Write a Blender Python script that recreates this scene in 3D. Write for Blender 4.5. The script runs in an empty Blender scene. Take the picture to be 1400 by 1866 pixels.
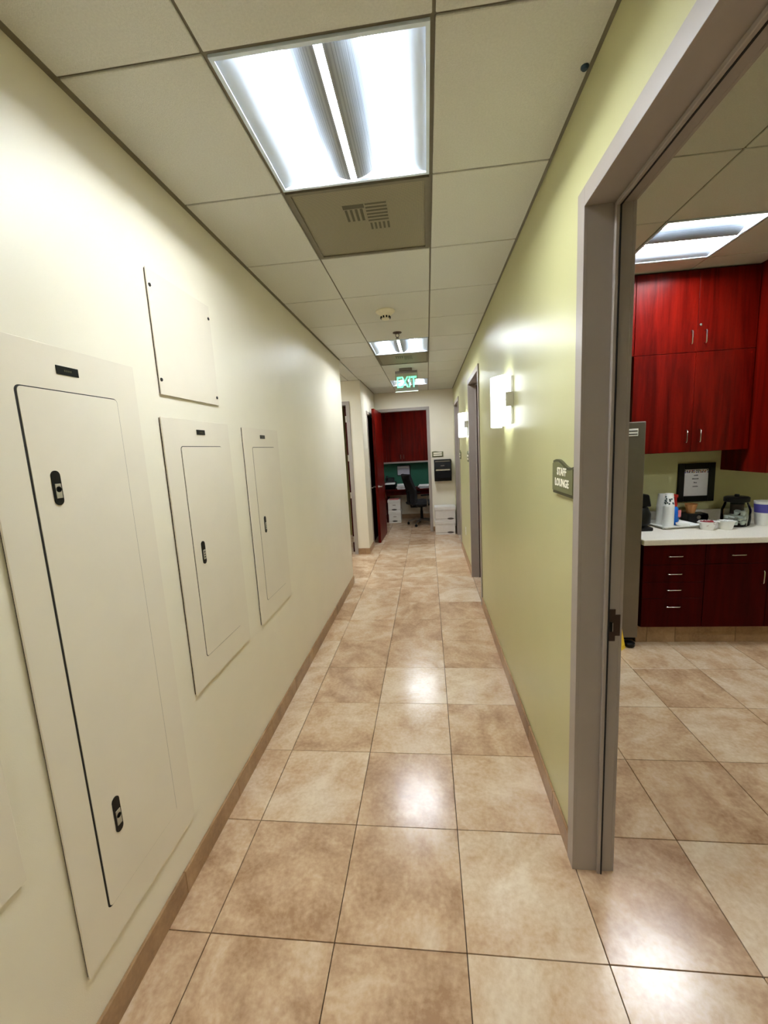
import bpy, bmesh, math, random
from mathutils import Matrix, Vector
random.seed(7)
SC = bpy.context.scene
COL = SC.collection
PI = math.pi

# ------------------------------------------------------------------ camera, world, exposure
CAM_H = 1.6615
F_PX, YAW, PITCH, ROLL = 749.58, -0.1116, -0.1513, -0.0539
def cam_axes():
    cy, sy, cp, sp, cr, sr = math.cos(YAW), math.sin(YAW), math.cos(PITCH), math.sin(PITCH), math.cos(ROLL), math.sin(ROLL)
    fwd = Vector((sy*cp, cy*cp, sp)); right = Vector((cy, -sy, 0)); up = right.cross(fwd)
    return cr*right+sr*up, -sr*right+cr*up, fwd
_r, _u, _f = cam_axes()
cam_data = bpy.data.cameras.new('camera')
cam_data.sensor_fit = 'HORIZONTAL'; cam_data.sensor_width = 36.0; cam_data.lens = F_PX/1400*36.0
cam_data.clip_start = 0.02; cam_data.clip_end = 60
cam = bpy.data.objects.new('camera', cam_data); COL.objects.link(cam)
cam.matrix_world = Matrix(((_r.x, _u.x, -_f.x, 0), (_r.y, _u.y, -_f.y, 0), (_r.z, _u.z, -_f.z, CAM_H), (0, 0, 0, 1)))
SC.camera = cam
world = bpy.data.worlds.new('world'); SC.world = world; world.use_nodes = True
world.node_tree.nodes['Background'].inputs[0].default_value = (0.02, 0.02, 0.02, 1)
SC.view_settings.view_transform = 'Standard'; SC.view_settings.look = 'None'
SC.view_settings.gamma = 1.0; SC.view_settings.use_curve_mapping = False
SC.view_settings.exposure = 2.0
SC.cycles.max_bounces = 7; SC.cycles.diffuse_bounces = 5; SC.cycles.glossy_bounces = 3; SC.cycles.transmission_bounces = 6; SC.cycles.transparent_max_bounces = 6
SC.cycles.sample_clamp_indirect = 6.0
SC.cycles.use_denoising = True
SC.cycles.use_adaptive_sampling = True; SC.cycles.adaptive_threshold = 0.045; SC.cycles.caustics_reflective = False; SC.cycles.caustics_refractive = False
LAMP_CORRIDOR = 26.0      # emission of the troffer lamps
LAMP_LOUNGE = 31.0
FILL_OFFICE = 9.0  # strength of the unseen fill added in the office
SCONCE = 1.25
LAMP_COL = (0.91, 0.96, 1.0)

# ------------------------------------------------------------------ materials
def lin(c):
    return tuple(((v/255)/12.92 if v/255 <= .04045 else ((v/255+.055)/1.055)**2.4) for v in c)
def new_mat(name):
    m = bpy.data.materials.new(name); m.use_nodes = True
    nt = m.node_tree; b = nt.nodes['Principled BSDF']
    return m, nt, b
def N(nt, t, **kw):
    n = nt.nodes.new(t)
    for k, v in kw.items(): setattr(n, k, v)
    return n
def plain(name, rgb, rough=.5, metal=0, var=.05, scale=40, bump=0, spec=.5, bscale=None, coords='Object'):
    m, nt, b = new_mat(name)
    c = lin(rgb)
    b.inputs['Roughness'].default_value = rough; b.inputs['Metallic'].default_value = metal
    b.inputs['Specular IOR Level'].default_value = spec
    tc = N(nt, 'ShaderNodeTexCoord')
    no = N(nt, 'ShaderNodeTexNoise'); no.inputs['Scale'].default_value = scale; no.inputs['Detail'].default_value = 4
    nt.links.new(tc.outputs[coords], no.inputs['Vector'])
    r = N(nt, 'ShaderNodeValToRGB')
    r.color_ramp.elements[0].position = .3; r.color_ramp.elements[1].position = .7
    r.color_ramp.elements[0].color = (*[v*(1-var) for v in c], 1)
    r.color_ramp.elements[1].color = (*[min(1, v*(1+var)) for v in c], 1)
    nt.links.new(no.outputs['Fac'], r.inputs['Fac']); nt.links.new(r.outputs['Color'], b.inputs['Base Color'])
    if bump:
        n2 = N(nt, 'ShaderNodeTexNoise'); n2.inputs['Scale'].default_value = bscale or scale*4; n2.inputs['Detail'].default_value = 3
        nt.links.new(tc.outputs[coords], n2.inputs['Vector'])
        bp = N(nt, 'ShaderNodeBump'); bp.inputs['Strength'].default_value = bump; bp.inputs['Distance'].default_value = .003
        nt.links.new(n2.outputs['Fac'], bp.inputs['Height']); nt.links.new(bp.outputs['Normal'], b.inputs['Normal'])
    return m
def emissive(name, rgb, strength):
    m, nt, b = new_mat(name)
    b.inputs['Base Color'].default_value = (.8, .8, .8, 1)
    b.inputs['Emission Color'].default_value = (*rgb, 1); b.inputs['Emission Strength'].default_value = strength
    return m
def wood(name, dark, mid, light, rough=.28, axis='Z', sc=1.0, spec=.2):
    m, nt, b = new_mat(name)
    tc = N(nt, 'ShaderNodeNewGeometry')
    mp = N(nt, 'ShaderNodeMapping')
    s = {'Z': (14, 14, 1.1), 'X': (1.1, 14, 14)}[axis]
    mp.inputs['Scale'].default_value = tuple(v*sc for v in s)
    nt.links.new(tc.outputs['Position'], mp.inputs['Vector'])
    n1 = N(nt, 'ShaderNodeTexNoise'); n1.inputs['Scale'].default_value = 1.0; n1.inputs['Detail'].default_value = 7; n1.inputs['Roughness'].default_value = .65; n1.inputs['Distortion'].default_value = .4
    nt.links.new(mp.outputs['Vector'], n1.inputs['Vector'])
    r = N(nt, 'ShaderNodeValToRGB'); e = r.color_ramp.elements
    e[0].position = .3; e[0].color = (*lin(dark), 1); e[1].position = .72; e[1].color = (*lin(light), 1)
    q = r.color_ramp.elements.new(.5); q.color = (*lin(mid), 1)
    nt.links.new(n1.outputs['Fac'], r.inputs['Fac']); nt.links.new(r.outputs['Color'], b.inputs['Base Color'])
    b.inputs['Roughness'].default_value = rough; b.inputs['Specular IOR Level'].default_value = spec
    return m
def tile_mat(name, c0, c1, c2, rough=.17):
    """travertine look: clouds and veins, shifted for every tile"""
    m, nt, b = new_mat(name)
    g = N(nt, 'ShaderNodeNewGeometry'); oi = N(nt, 'ShaderNodeObjectInfo')
    mul = N(nt, 'ShaderNodeVectorMath', operation='SCALE'); mul.inputs[0].default_value = (37.3, 19.7, 11.1)
    nt.links.new(oi.outputs['Random'], mul.inputs['Scale'])
    add = N(nt, 'ShaderNodeVectorMath', operation='ADD')
    nt.links.new(g.outputs['Position'], add.inputs[0]); nt.links.new(mul.outputs['Vector'], add.inputs[1])
    rot = N(nt, 'ShaderNodeVectorRotate', rotation_type='Z_AXIS')
    am = N(nt, 'ShaderNodeMath', operation='MULTIPLY'); am.inputs[1].default_value = 6.28
    nt.links.new(oi.outputs['Random'], am.inputs[0]); nt.links.new(am.outputs[0], rot.inputs['Angle'])
    nt.links.new(add.outputs['Vector'], rot.inputs['Vector'])
    mp = N(nt, 'ShaderNodeMapping'); mp.inputs['Scale'].default_value = (2.6, 3.8, 3.0)
    nt.links.new(rot.outputs['Vector'], mp.inputs['Vector'])
    n1 = N(nt, 'ShaderNodeTexNoise'); n1.inputs['Scale'].default_value = 1.5; n1.inputs['Detail'].default_value = 9; n1.inputs['Roughness'].default_value = .62; n1.inputs['Distortion'].default_value = .35
    nt.links.new(mp.outputs['Vector'], n1.inputs['Vector'])
    n2 = N(nt, 'ShaderNodeTexNoise'); n2.inputs['Scale'].default_value = 55; n2.inputs['Detail'].default_value = 5
    nt.links.new(g.outputs['Position'], n2.inputs['Vector'])
    n3 = N(nt, 'ShaderNodeTexNoise'); n3.inputs['Scale'].default_value = 11; n3.inputs['Detail'].default_value = 8; n3.inputs['Roughness'].default_value = .7
    nt.links.new(add.outputs['Vector'], n3.inputs['Vector'])
    m3 = N(nt, 'ShaderNodeMath', operation='MULTIPLY_ADD'); m3.inputs[1].default_value = .9
    nt.links.new(n3.outputs['Fac'], m3.inputs[0]); nt.links.new(n2.outputs['Fac'], m3.inputs[2])
    mx = N(nt, 'ShaderNodeMath', operation='MULTIPLY_ADD'); mx.inputs[1].default_value = .30
    nt.links.new(m3.outputs[0], mx.inputs[0])
    s1 = N(nt, 'ShaderNodeMath', operation='MULTIPLY_ADD'); s1.inputs[1].default_value = .88; s1.inputs[2].default_value = -.222
    nt.links.new(n1.outputs['Fac'], s1.inputs[0]); nt.links.new(s1.outputs[0], mx.inputs[2])
    rv = N(nt, 'ShaderNodeMath', operation='MULTIPLY_ADD'); rv.inputs[1].default_value = .22; rv.inputs[2].default_value = -.10
    nt.links.new(oi.outputs['Random'], rv.inputs[0])
    sm = N(nt, 'ShaderNodeMath', operation='ADD'); nt.links.new(mx.outputs[0], sm.inputs[0]); nt.links.new(rv.outputs[0], sm.inputs[1])
    r = N(nt, 'ShaderNodeValToRGB'); e = r.color_ramp.elements
    e[0].position = .28; e[0].color = (*lin(c0), 1); e[1].position = .74; e[1].color = (*lin(c2), 1)
    q = e.new(.5); q.color = (*lin(c1), 1)
    nt.links.new(sm.outputs[0], r.inputs['Fac']); nt.links.new(r.outputs['Color'], b.inputs['Base Color'])
    b.inputs['Roughness'].default_value = rough
    bp = N(nt, 'ShaderNodeBump'); bp.inputs['Strength'].default_value = .06; bp.inputs['Distance'].default_value = .004
    nt.links.new(n1.outputs['Fac'], bp.inputs['Height']); nt.links.new(bp.outputs['Normal'], b.inputs['Normal'])
    return m
def perforated(name, rgb, hole, scale=260):
    m, nt, b = new_mat(name)
    g = N(nt, 'ShaderNodeNewGeometry')
    v = N(nt, 'ShaderNodeTexVoronoi'); v.inputs['Scale'].default_value = scale; v.inputs['Randomness'].default_value = 0
    nt.links.new(g.outputs['Position'], v.inputs['Vector'])
    r = N(nt, 'ShaderNodeValToRGB'); e = r.color_ramp.elements
    e[0].position = .28; e[0].color = (*lin(hole), 1); e[1].position = .36; e[1].color = (*lin(rgb), 1)
    nt.links.new(v.outputs['Distance'], r.inputs['Fac']); nt.links.new(r.outputs['Color'], b.inputs['Base Color'])
    b.inputs['Roughness'].default_value = .5
    return m
def glass(name, rgb=(255, 255, 255), rough=.02, tint=.0):
    """thin clear sheet: see-through with a Fresnel sheen"""
    m, nt, b = new_mat(name)
    out = nt.nodes['Material Output']
    tr = N(nt, 'ShaderNodeBsdfTransparent'); tr.inputs['Color'].default_value = (*lin(rgb), 1)
    gl = N(nt, 'ShaderNodeBsdfGlossy'); gl.inputs['Roughness'].default_value = rough
    fr = N(nt, 'ShaderNodeFresnel'); fr.inputs['IOR'].default_value = 1.2
    mx = N(nt, 'ShaderNodeMixShader'); nt.links.new(fr.outputs[0], mx.inputs[0]); nt.links.new(tr.outputs[0], mx.inputs[1]); nt.links.new(gl.outputs[0], mx.inputs[2])
    b.inputs['Base Color'].default_value = (*lin(rgb), 1); b.inputs['Roughness'].default_value = .5
    m2 = N(nt, 'ShaderNodeMixShader'); m2.inputs[0].default_value = tint
    nt.links.new(mx.outputs[0], m2.inputs[1]); nt.links.new(b.outputs[0], m2.inputs[2]); nt.links.new(m2.outputs[0], out.inputs['Surface'])
    return m

M = {}
M['cream'] = plain('cream_wall_paint', (228, 221, 203), .42, var=.02, scale=3, bump=.10, bscale=420)
M['green'] = plain('green_wall_paint', (193, 190, 140), .33, var=.02, scale=3, bump=.10, bscale=420)
M['panel'] = plain('panel_enamel', (222, 213, 196), .42, var=.02, scale=6, bump=.05, bscale=500)
M['gap'] = plain('dark_gap', (30, 26, 20), .8)
M['black'] = plain('black_plastic', (7, 7, 8), .35, spec=.25)
M['blackm'] = plain('matt_black', (10, 10, 11), .7, spec=.2)
M['lockplate'] = plain('lock_plate', (170, 165, 150), .35, metal=.3)
M['ceil'] = plain('ceiling_tile_fibre', (205, 205, 197), .55, var=.05, scale=160, bump=.5, bscale=300)
M['tee'] = plain('ceiling_tee', (112, 105, 88), .6)
M['plenum'] = plain('plenum_board', (120, 116, 105), .9)
M['tile'] = tile_mat('stone_floor_tile', (164, 128, 96), (202, 171, 138), (226, 206, 180), .20)
M['base'] = tile_mat('stone_base_tile', (124, 93, 64), (158, 125, 90), (180, 148, 112), .35)
M['grout'] = plain('dark_grout', (62, 44, 30), .9)
M['frame'] = plain('grey_door_frame_paint', (156, 146, 138), .36, var=.02, scale=10)
M['gasket'] = plain('dark_gasket', (20, 16, 16), .8)
M['bronze'] = plain('bronze_strike', (62, 44, 34), .45, metal=.4)
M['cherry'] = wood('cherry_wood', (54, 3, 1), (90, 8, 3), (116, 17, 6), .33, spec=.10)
M['cherry_shade'] = wood('shaded_cherry_wood', (44, 1, 1), (58, 2, 2), (72, 4, 3), .5, spec=.06)  # same cherry with the shade put into its colour
M['chrome'] = plain('brushed_nickel', (205, 203, 198), .25, metal=1, var=.02)
M['steel'] = plain('stainless_steel', (128, 121, 112), .36, metal=.9, var=.04, scale=9)
M['white'] = plain('white_plastic', (235, 235, 230), .4, var=.02)
M['paper'] = plain('white_paper', (226, 224, 224), .8, var=.03)
M['card'] = plain('white_carton', (226, 222, 216), .75, var=.03, scale=20)
M['lightbody'] = plain('white_enamel', (236, 240, 244), .5, var=.01)
M['reflector'] = plain('cool_white_reflector', (216, 230, 248), .5, var=.01)
M['lamp'] = emissive('lamp_corridor', LAMP_COL, LAMP_CORRIDOR)
M['lamp_l'] = emissive('lamp_lounge', LAMP_COL, LAMP_LOUNGE)
M['fill_o'] = emissive('fill_office', LAMP_COL, FILL_OFFICE)
M['sconce'] = emissive('sconce_glass', (.90, .98, 1.0), SCONCE)
M['basket'] = perforated('perforated_basket', (158, 164, 170), (60, 62, 66), 330)
M['vent'] = perforated('perforated_vent', (150, 142, 116), (70, 66, 52), 210)
M['vane'] = plain('vent_vane', (84, 80, 62), .7)
M['sign'] = plain('olive_sign', (110, 110, 72), .5, var=.03)
M['signrim'] = plain('olive_sign_rim', (74, 72, 44), .5)
M['ivory'] = plain('ivory_lettering', (246, 240, 222), .6)
M['exitgreen'] = emissive('exit_green', (0.0, .80, .34), .42)
M['exitedge'] = emissive('exit_edge', (.75, 1, .85), .5)
M['acrylic'] = glass('clear_acrylic', (226, 230, 220), .1, .18)
M['glassjar'] = glass('jar_glass', (244, 247, 245))
M['counter'] = plain('speckled_counter', (226, 220, 206), .4, var=.10, scale=220)
M['teal'] = plain('teal_board', (44, 110, 88), .7)
M['fabric'] = plain('black_fabric', (10, 10, 13), .85, bump=.3, bscale=300)
M['blue'] = plain('blue_bottle', (12, 96, 190), .25)
M['red'] = plain('red_plastic', (170, 20, 16), .35)
M['basketw'] = plain('tan_paper_cup', (190, 132, 78), .7)
M['candy'] = plain('red_candy', (140, 22, 34), .3, var=.3, scale=120)
M['yellow'] = plain('yellow_plastic', (240, 206, 50), .45)
M['pod'] = plain('white_pod', (228, 230, 226), .5)
M['cupprint'] = plain('cup_print', (46, 66, 70), .7)
M['purple'] = plain('purple_print', (76, 70, 150), .6)
M['dotblue'] = plain('dark_blue_dot', (16, 52, 70), .4)
M['pink'] = plain('pink_paper', (206, 120, 120), .7)
M['smoke'] = plain('smoke_detector_plastic', (226, 220, 196), .5)
M['olive'] = plain('olive_wall', (150, 140, 84), .6)
M['greyscreen'] = plain('grey_document_face', (190, 190, 205), .6)

# ------------------------------------------------------------------ mesh builders
class MB:
    def __init__(self): self.bm = bmesh.new()
    def _xf(self, vs, mat):
        if mat is not None: bmesh.ops.transform(self.bm, matrix=mat, verts=vs)
    def box(self, x0, x1, y0, y1, z0, z1, bev=0, mat=None, seg=1):
        t = bmesh.new()
        v = [t.verts.new(p) for p in ((x0,y0,z0),(x1,y0,z0),(x1,y1,z0),(x0,y1,z0),(x0,y0,z1),(x1,y0,z1),(x1,y1,z1),(x0,y1,z1))]
        for f in ((0,3,2,1),(4,5,6,7),(0,1,5,4),(1,2,6,5),(2,3,7,6),(3,0,4,7)): t.faces.new([v[i] for i in f])
        if bev: bmesh.ops.bevel(t, geom=t.edges[:], offset=bev, segments=seg, affect='EDGES', profile=.5)
        self._merge(t, mat); return self
    def _merge(self, t, mat=None):
        if mat is not None: bmesh.ops.transform(t, matrix=mat, verts=t.verts[:])
        me = bpy.data.meshes.new('tmp'); t.to_mesh(me); t.free(); self.bm.from_mesh(me); bpy.data.meshes.remove(me)
    def prism(self, pts, a0, a1, axis='x', mat=None, bev=0):
        """pts: outline in the other two axes (for x: (y,z); y: (x,z); z: (x,y))"""
        t = bmesh.new()
        def P(p, a): return {'x': (a, p[0], p[1]), 'y': (p[0], a, p[1]), 'z': (p[0], p[1], a)}[axis]
        A = [t.verts.new(P(p, a0)) for p in pts]; B = [t.verts.new(P(p, a1)) for p in pts]
        n = len(pts)
        t.faces.new(A); t.faces.new(B[::-1])
        for i in range(n): t.faces.new((A[i], B[i], B[(i+1) % n], A[(i+1) % n]))
        bmesh.ops.recalc_face_normals(t, faces=t.faces[:])
        if bev: bmesh.ops.bevel(t, geom=t.edges[:], offset=bev, segments=1, affect='EDGES')
        self._merge(t, mat); return self
    def lathe(self, prof, c=(0, 0, 0), n=24, axis='z', mat=None):
        t = bmesh.new(); rings = []
        for r, z in prof:
            ring = []
            for k in range(n):
                a = 2*PI*k/n; x, y = r*math.cos(a), r*math.sin(a)
                p = {'z': (x, y, z), 'x': (z, x, y), 'y': (x, z, y)}[axis]
                ring.append(t.verts.new((p[0]+c[0], p[1]+c[1], p[2]+c[2])))
            rings.append(ring)
        for a, b in zip(rings, rings[1:]):
            for k in range(n): t.faces.new((a[k], a[(k+1) % n], b[(k+1) % n], b[k]))
        t.faces.new(rings[0][::-1]); t.faces.new(rings[-1])
        bmesh.ops.recalc_face_normals(t, faces=t.faces[:])
        self._merge(t, mat); return self
    def tube(self, path, r, n=10, mat=None):
        t = bmesh.new(); path = [Vector(p) for p in path]; rings = []
        for i, p in enumerate(path):
            d = (path[min(i+1, len(path)-1)]-path[max(i-1, 0)]).normalized()
            a = d.orthogonal().normalized() if i == 0 else (pa - d*pa.dot(d)).normalized()
            pa = a; b = d.cross(a)
            rr = r[i] if isinstance(r, (list, tuple)) else r
            rings.append([t.verts.new(p+rr*(math.cos(2*PI*k/n)*a+math.sin(2*PI*k/n)*b)) for k in range(n)])
        for a, b in zip(rings, rings[1:]):
            for k in range(n): t.faces.new((a[k], a[(k+1) % n], b[(k+1) % n], b[k]))
        t.faces.new(rings[0][::-1]); t.faces.new(rings[-1])
        bmesh.ops.recalc_face_normals(t, faces=t.faces[:])
        self._merge(t, mat); return self
    def grid(self, fn, nu, nv, thick=None):
        """surface fn(i/nu, j/nv)"""
        t = bmesh.new()
        V = [[t.verts.new(fn(i/nu, j/nv)) for j in range(nv+1)] for i in range(nu+1)]
        for i in range(nu):
            for j in range(nv): t.faces.new((V[i][j], V[i+1][j], V[i+1][j+1], V[i][j+1]))
        bmesh.ops.recalc_face_normals(t, faces=t.faces[:])
        if thick: bmesh.ops.solidify(t, geom=t.faces[:], thickness=thick)
        self._merge(t); return self
    def text(self, s, size, depth, mat, sx=1, offset=0, align='CENTER'):
        cu = bpy.data.curves.new('txt', 'FONT'); cu.body = s; cu.size = size; cu.extrude = depth; cu.offset = offset
        cu.align_x = align; cu.align_y = 'CENTER'; cu.resolution_u = 3
        o = bpy.data.objects.new('txt', cu); COL.objects.link(o)
        bpy.context.view_layer.update()
        me = bpy.data.meshes.new_from_object(o.evaluated_get(bpy.context.evaluated_depsgraph_get()))
        t = bmesh.new(); t.from_mesh(me); bpy.data.meshes.remove(me)
        bpy.data.objects.remove(o); bpy.data.curves.remove(cu)
        self._merge(t, mat @ Matrix.Diagonal((sx, 1, 1, 1))); return self
    def build(self, name, mat, parent=None, smooth=False, local=False):
        me = bpy.data.meshes.new(name)
        if parent is not None and not local:
            p = parent
            loc = Vector((0, 0, 0))
            while p is not None: loc += p.location; p = p.parent
            bmesh.ops.translate(self.bm, verts=self.bm.verts[:], vec=-loc)
        self.bm.to_mesh(me); self.bm.free()
        if smooth:
            for f in me.polygons: f.use_smooth = True
            try: me.set_sharp_from_angle(angle=math.radians(38))
            except Exception: pass
        me.materials.append(M[mat] if isinstance(mat, str) else mat)
        o = bpy.data.objects.new(name, me); COL.objects.link(o)
        if parent is not None: o.parent = parent
        return o
def B(*a, **k): return MB().box(*a, **k)
def tag(o, label=None, cat=None, group=None, kind=None):
    if label: o['label'] = label
    if cat: o['category'] = cat
    if group: o['group'] = group
    if kind: o['kind'] = kind
    return o
def thing(name, label, cat, loc=(0, 0, 0), rz=0, group=None):
    o = bpy.data.objects.new(name, None); COL.objects.link(o)
    o.location = loc; o.rotation_euler = (0, 0, rz); o.empty_display_size = .1
    return tag(o, label, cat, group)
def struct(name, mb, mat, label=None):
    o = mb.build(name, mat); tag(o, label, None, None, 'structure'); return o
def dup(root, loc, label=None, group=None, rz=None):
    r = root.copy(); COL.objects.link(r); r.location = loc
    if rz is not None: r.rotation_euler = (0, 0, rz)
    if label: r['label'] = label
    if group: r['group'] = group
    for ch in list(root.children):
        c = ch.copy(); COL.objects.link(c); c.parent = r
        for g in ch.children:
            d = g.copy(); COL.objects.link(d); d.parent = c
    return r
def rrect(y0, y1, z0, z1, r, n=5):
    pts = []
    for cy, cz, a0 in ((y1-r, z0+r, -90), (y1-r, z1-r, 0), (y0+r, z1-r, 90), (y0+r, z0+r, 180)):
        for k in range(n+1):
            a = math.radians(a0+90*k/n); pts.append((cy+r*math.cos(a), cz+r*math.sin(a)))
    return pts

# ------------------------------------------------------------------ dimensions of the place (metres)
XL, XR = -0.9937, 0.5151
ZC, ZC2 = 2.7203, 2.905            # corridor / lounge ceiling
MOD = 0.6096                       # ceiling module
CX0, CY0 = -0.5535, 1.2107
TS, TX0, TY0 = 0.448, -0.8262, 1.1386
YN = -2.9                          # near end of the corridor
YB = 8.07                          # far wall
XW = XR+.129                       # lounge face of the right wall
DT = 2.36                          # door opening height
TOP = 3.1

# ------------------------------------------------------------------ shell
floor = struct('floor', B(-3.2, 4.2, YN-.12, 9.9, -.09, -.007), 'grout', 'beige stone tile floor with dark grout joints')
ceiling = struct('ceiling', B(-3.2, XR+.07, YN-.12, 9.9, ZC+.16, ZC+.2), 'plenum', 'suspended corridor ceiling of square white tiles')
ceiling_r = struct('ceiling_lounge', MB().box(XR+.07, 4.2, YN-.12, 9.9, ZC2+.16, ZC2+.2), 'plenum', 'suspended lounge ceiling of square white tiles')
struct('wall_left', B(XL-.12, XL, YN, 4.97, 0, TOP), 'cream', 'long cream wall with electrical panels')
# right wall with three openings
D0, D1 = (.525, 1.44), (4.2, 5.11)
D2 = (6.75, 7.66)
mb = MB(); y = YN
for a, b_ in (D0, D1, D2):
    mb.box(XR, XW, y, a-.0125, 0, TOP); mb.box(XR, XW, a-.0125, b_+.0125, DT+.0125, TOP); y = b_+.0125
mb.box(XR, XW, y, YB, 0, TOP)
struct('wall_right', mb, 'green', 'green corridor wall with doorways and sconces')
struct('wall_back', MB().box(-.985-.12, -.9125, YB, YB+.12, 0, TOP).box(.0185, 1.0, YB, YB+.12, 0, TOP).box(-.9125, .0185, YB, YB+.12, DT+.0125, TOP), 'cream', 'cream wall at the corridor end around the office doorway')
struct('wall_near', B(-3.2, 4.2, YN-.12, YN, 0, TOP), 'cream', 'cream wall closing the corridor behind the viewer')
# branch corridor to the left and the projecting corner
SX, SY = -.985, 6.42
struct('wall_stub', MB().box(-3.2, -2.1525, SY, SY+.12, 0, TOP).box(-1.2125, SX, SY, SY+.12, 0, TOP).box(-2.1525, -1.2125, SY, SY+.12, DT+.0125, TOP)
       .box(SX-.12, SX, SY+.12, 6.96, 0, TOP).box(SX-.12, SX, 7.86, YB, 0, TOP).box(SX-.12, SX, 6.96, 7.86, 2.255, TOP), 'cream', 'cream projecting wall corner beside the branch corridor')
struct('wall_branch', MB().box(-3.2, XL-.12, 4.85, 4.97, 0, TOP).box(-3.2, -3.08, 4.97, SY, 0, TOP), 'cream', 'cream walls of the branch corridor')
struct('wall_side_room', MB().box(-3.2, -3.08, SY+.12, 9.9, 0, TOP).box(-3.08, -2.3, 7.97, YB, 0, TOP).box(-2.3,-1.105,7.97,YB,0,TOP), 'olive', 'olive wall inside the room off the branch corridor')
# lounge
LY = 3.95
struct('wall_lounge_back', B(XW, 4.2, LY, LY+.12, 0, TOP), 'green', 'green lounge wall behind the counter')
struct('wall_lounge_right', B(3.9, 4.02, -1.2, LY, 0, TOP), 'green', 'green lounge wall at the right end')
struct('wall_lounge_near', B(XW, 3.9, -1.32, -1.2, 0, TOP), 'green', 'green lounge wall behind the viewer')
# office
OY = 9.75
struct('wall_office_back', B(-3.2, 1.1, OY, OY+.12, 0, TOP), 'cream', 'cream office wall behind the desk')
struct('wall_office_right', B(.88, 1.0, YB+.12, OY, 0, TOP), 'cream', 'cream office side wall')
struct('wall_office_left', B(-1.72, -1.6, YB+.12, OY, 0, TOP), 'cream', 'cream office side wall beyond the open door')

# floor tiles, one object each, sharing one mesh
tm = B(-TS/2+.0016, TS/2-.0016, -TS/2+.0016, TS/2-.0016, -.007, 0, bev=.0009).build('floor_tile', 'tile', floor, local=True)
first = True
regions = [(XL, XR, -.4, YB+.1), (-2.2, XL, 4.97, SY), (XR, 3.0, .5, LY), (-1.6, .88, YB, OY), (XR, XW, D1[0], D1[1])]
for i in range(-4, 10):
    for j in range(-6, 20):
        x0, y0 = TX0+i*TS, TY0+j*TS
        if any(min(x0+TS, r[1])-max(x0, r[0]) > .01 and min(y0+TS, r[3])-max(y0, r[2]) > .01 for r in regions):
            o = tm if first else tm.copy()
            if not first: COL.objects.link(o)
            first = False; o.location = (x0+TS/2, y0+TS/2, 0)
mb = MB()
for i in range(-6, 12):
    for j in range(-10, 20):
        x0, y0 = TX0+i*TS, TY0+j*TS
        if x0+TS > 4.15 or x0 < -3.2 or y0 < YN-.1: continue
        if not any(min(x0+TS, r[1])-max(x0, r[0]) > .01 and min(y0+TS, r[3])-max(y0, r[2]) > .01 for r in regions):
            mb.box(x0+.0016, x0+TS-.0016, y0+.0016, y0+TS-.0016, -.007, 0)
o = mb.build('floor_tiles_beyond', 'tile', floor); tag(o, 'tiles out of view', kind='stuff')

# ceiling tiles, tees
LIGHTS = {(0, 0), (0, 5), (0, 9), (0, -5)}
VENTS = {(0, 1), (0, 6)}
G = .0045
cache = {}
def ceil_tile(x0, x1, y0, y1, z, par):
    key = (round(x1-x0, 4), round(y1-y0, 4))
    if key not in cache:
        w, d = key
        o = B(-w/2, w/2, -d/2, d/2, 0, .016, bev=.002).build('ceiling_tile', 'ceil', par, local=True); cache[key] = o.data
    else:
        o = bpy.data.objects.new('ceiling_tile', cache[key]); COL.objects.link(o); o.parent = par
    o.location = ((x0+x1)/2, (y0+y1)/2, z)
def ceil_room(x0, x1, y0, y1, z, ox, oy, skip=(), par=None):
    par = par or ceiling
    i0, i1 = math.floor((x0-ox)/MOD), math.ceil((x1-ox)/MOD)
    j0, j1 = math.floor((y0-oy)/MOD), math.ceil((y1-oy)/MOD)
    for i in range(i0, i1):
        for j in range(j0, j1):
            a, b_, c, d = max(x0, ox+i*MOD), min(x1, ox+(i+1)*MOD), max(y0, oy+j*MOD), min(y1, oy+(j+1)*MOD)
            if b_-a < .03 or d-c < .03 or (i, j) in skip: continue
            ceil_tile(a+G, b_-G, c+G, d-G, z, par)
    for i in range(i0, i1+1):
        x = ox+i*MOD
        if x0-.001 < x < x1+.001: B(x-.009, x+.009, y0, y1, z+.006, z+.02).build('ceiling_tee', 'tee', par)
    for j in range(j0, j1+1):
        y = oy+j*MOD
        if y0-.001 < y < y1+.001:
            for i in range(i0, i1):
                a, b_ = max(x0, ox+i*MOD+.009), min(x1, ox+(i+1)*MOD-.009)
                if b_-a > .02: B(a, b_, y-.009, y+.009, z+.0065, z+.02).build('ceiling_tee', 'tee', par)
ceil_room(XL, XR, YN, YB, ZC, CX0, CY0, LIGHTS | VENTS)
ceil_room(-3.08, XL, 4.97, SY, ZC, CX0, CY0, {(-3, 7)})
LGX, LGY = 1.462, 2.842
ceil_room(XW, 3.9, -1.2, LY, ZC2, LGX, LGY, {(0, 0), (2, -3)}, ceiling_r)
OGX, OGY = CX0, YB+.3
ceil_room(-1.6, .88, YB+.12, OY, ZC, OGX, OGY, {(1, 0)})
# wall angles
struct('trim_1', MB().box(XL, XL+.02, YN, 4.97, ZC-.001, ZC+.02).box(SX, SX+.012, SY, YB, ZC-.001, ZC+.02).box(XR-.012, XR, YN, YB, ZC-.001, ZC+.02).box(SX, XR, YB-.012, YB, ZC-.001, ZC+.02).box(-3.08, SX, SY-.012, SY, ZC-.001, ZC+.02), 'tee', 'thin ceiling edge angle along the walls')

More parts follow.
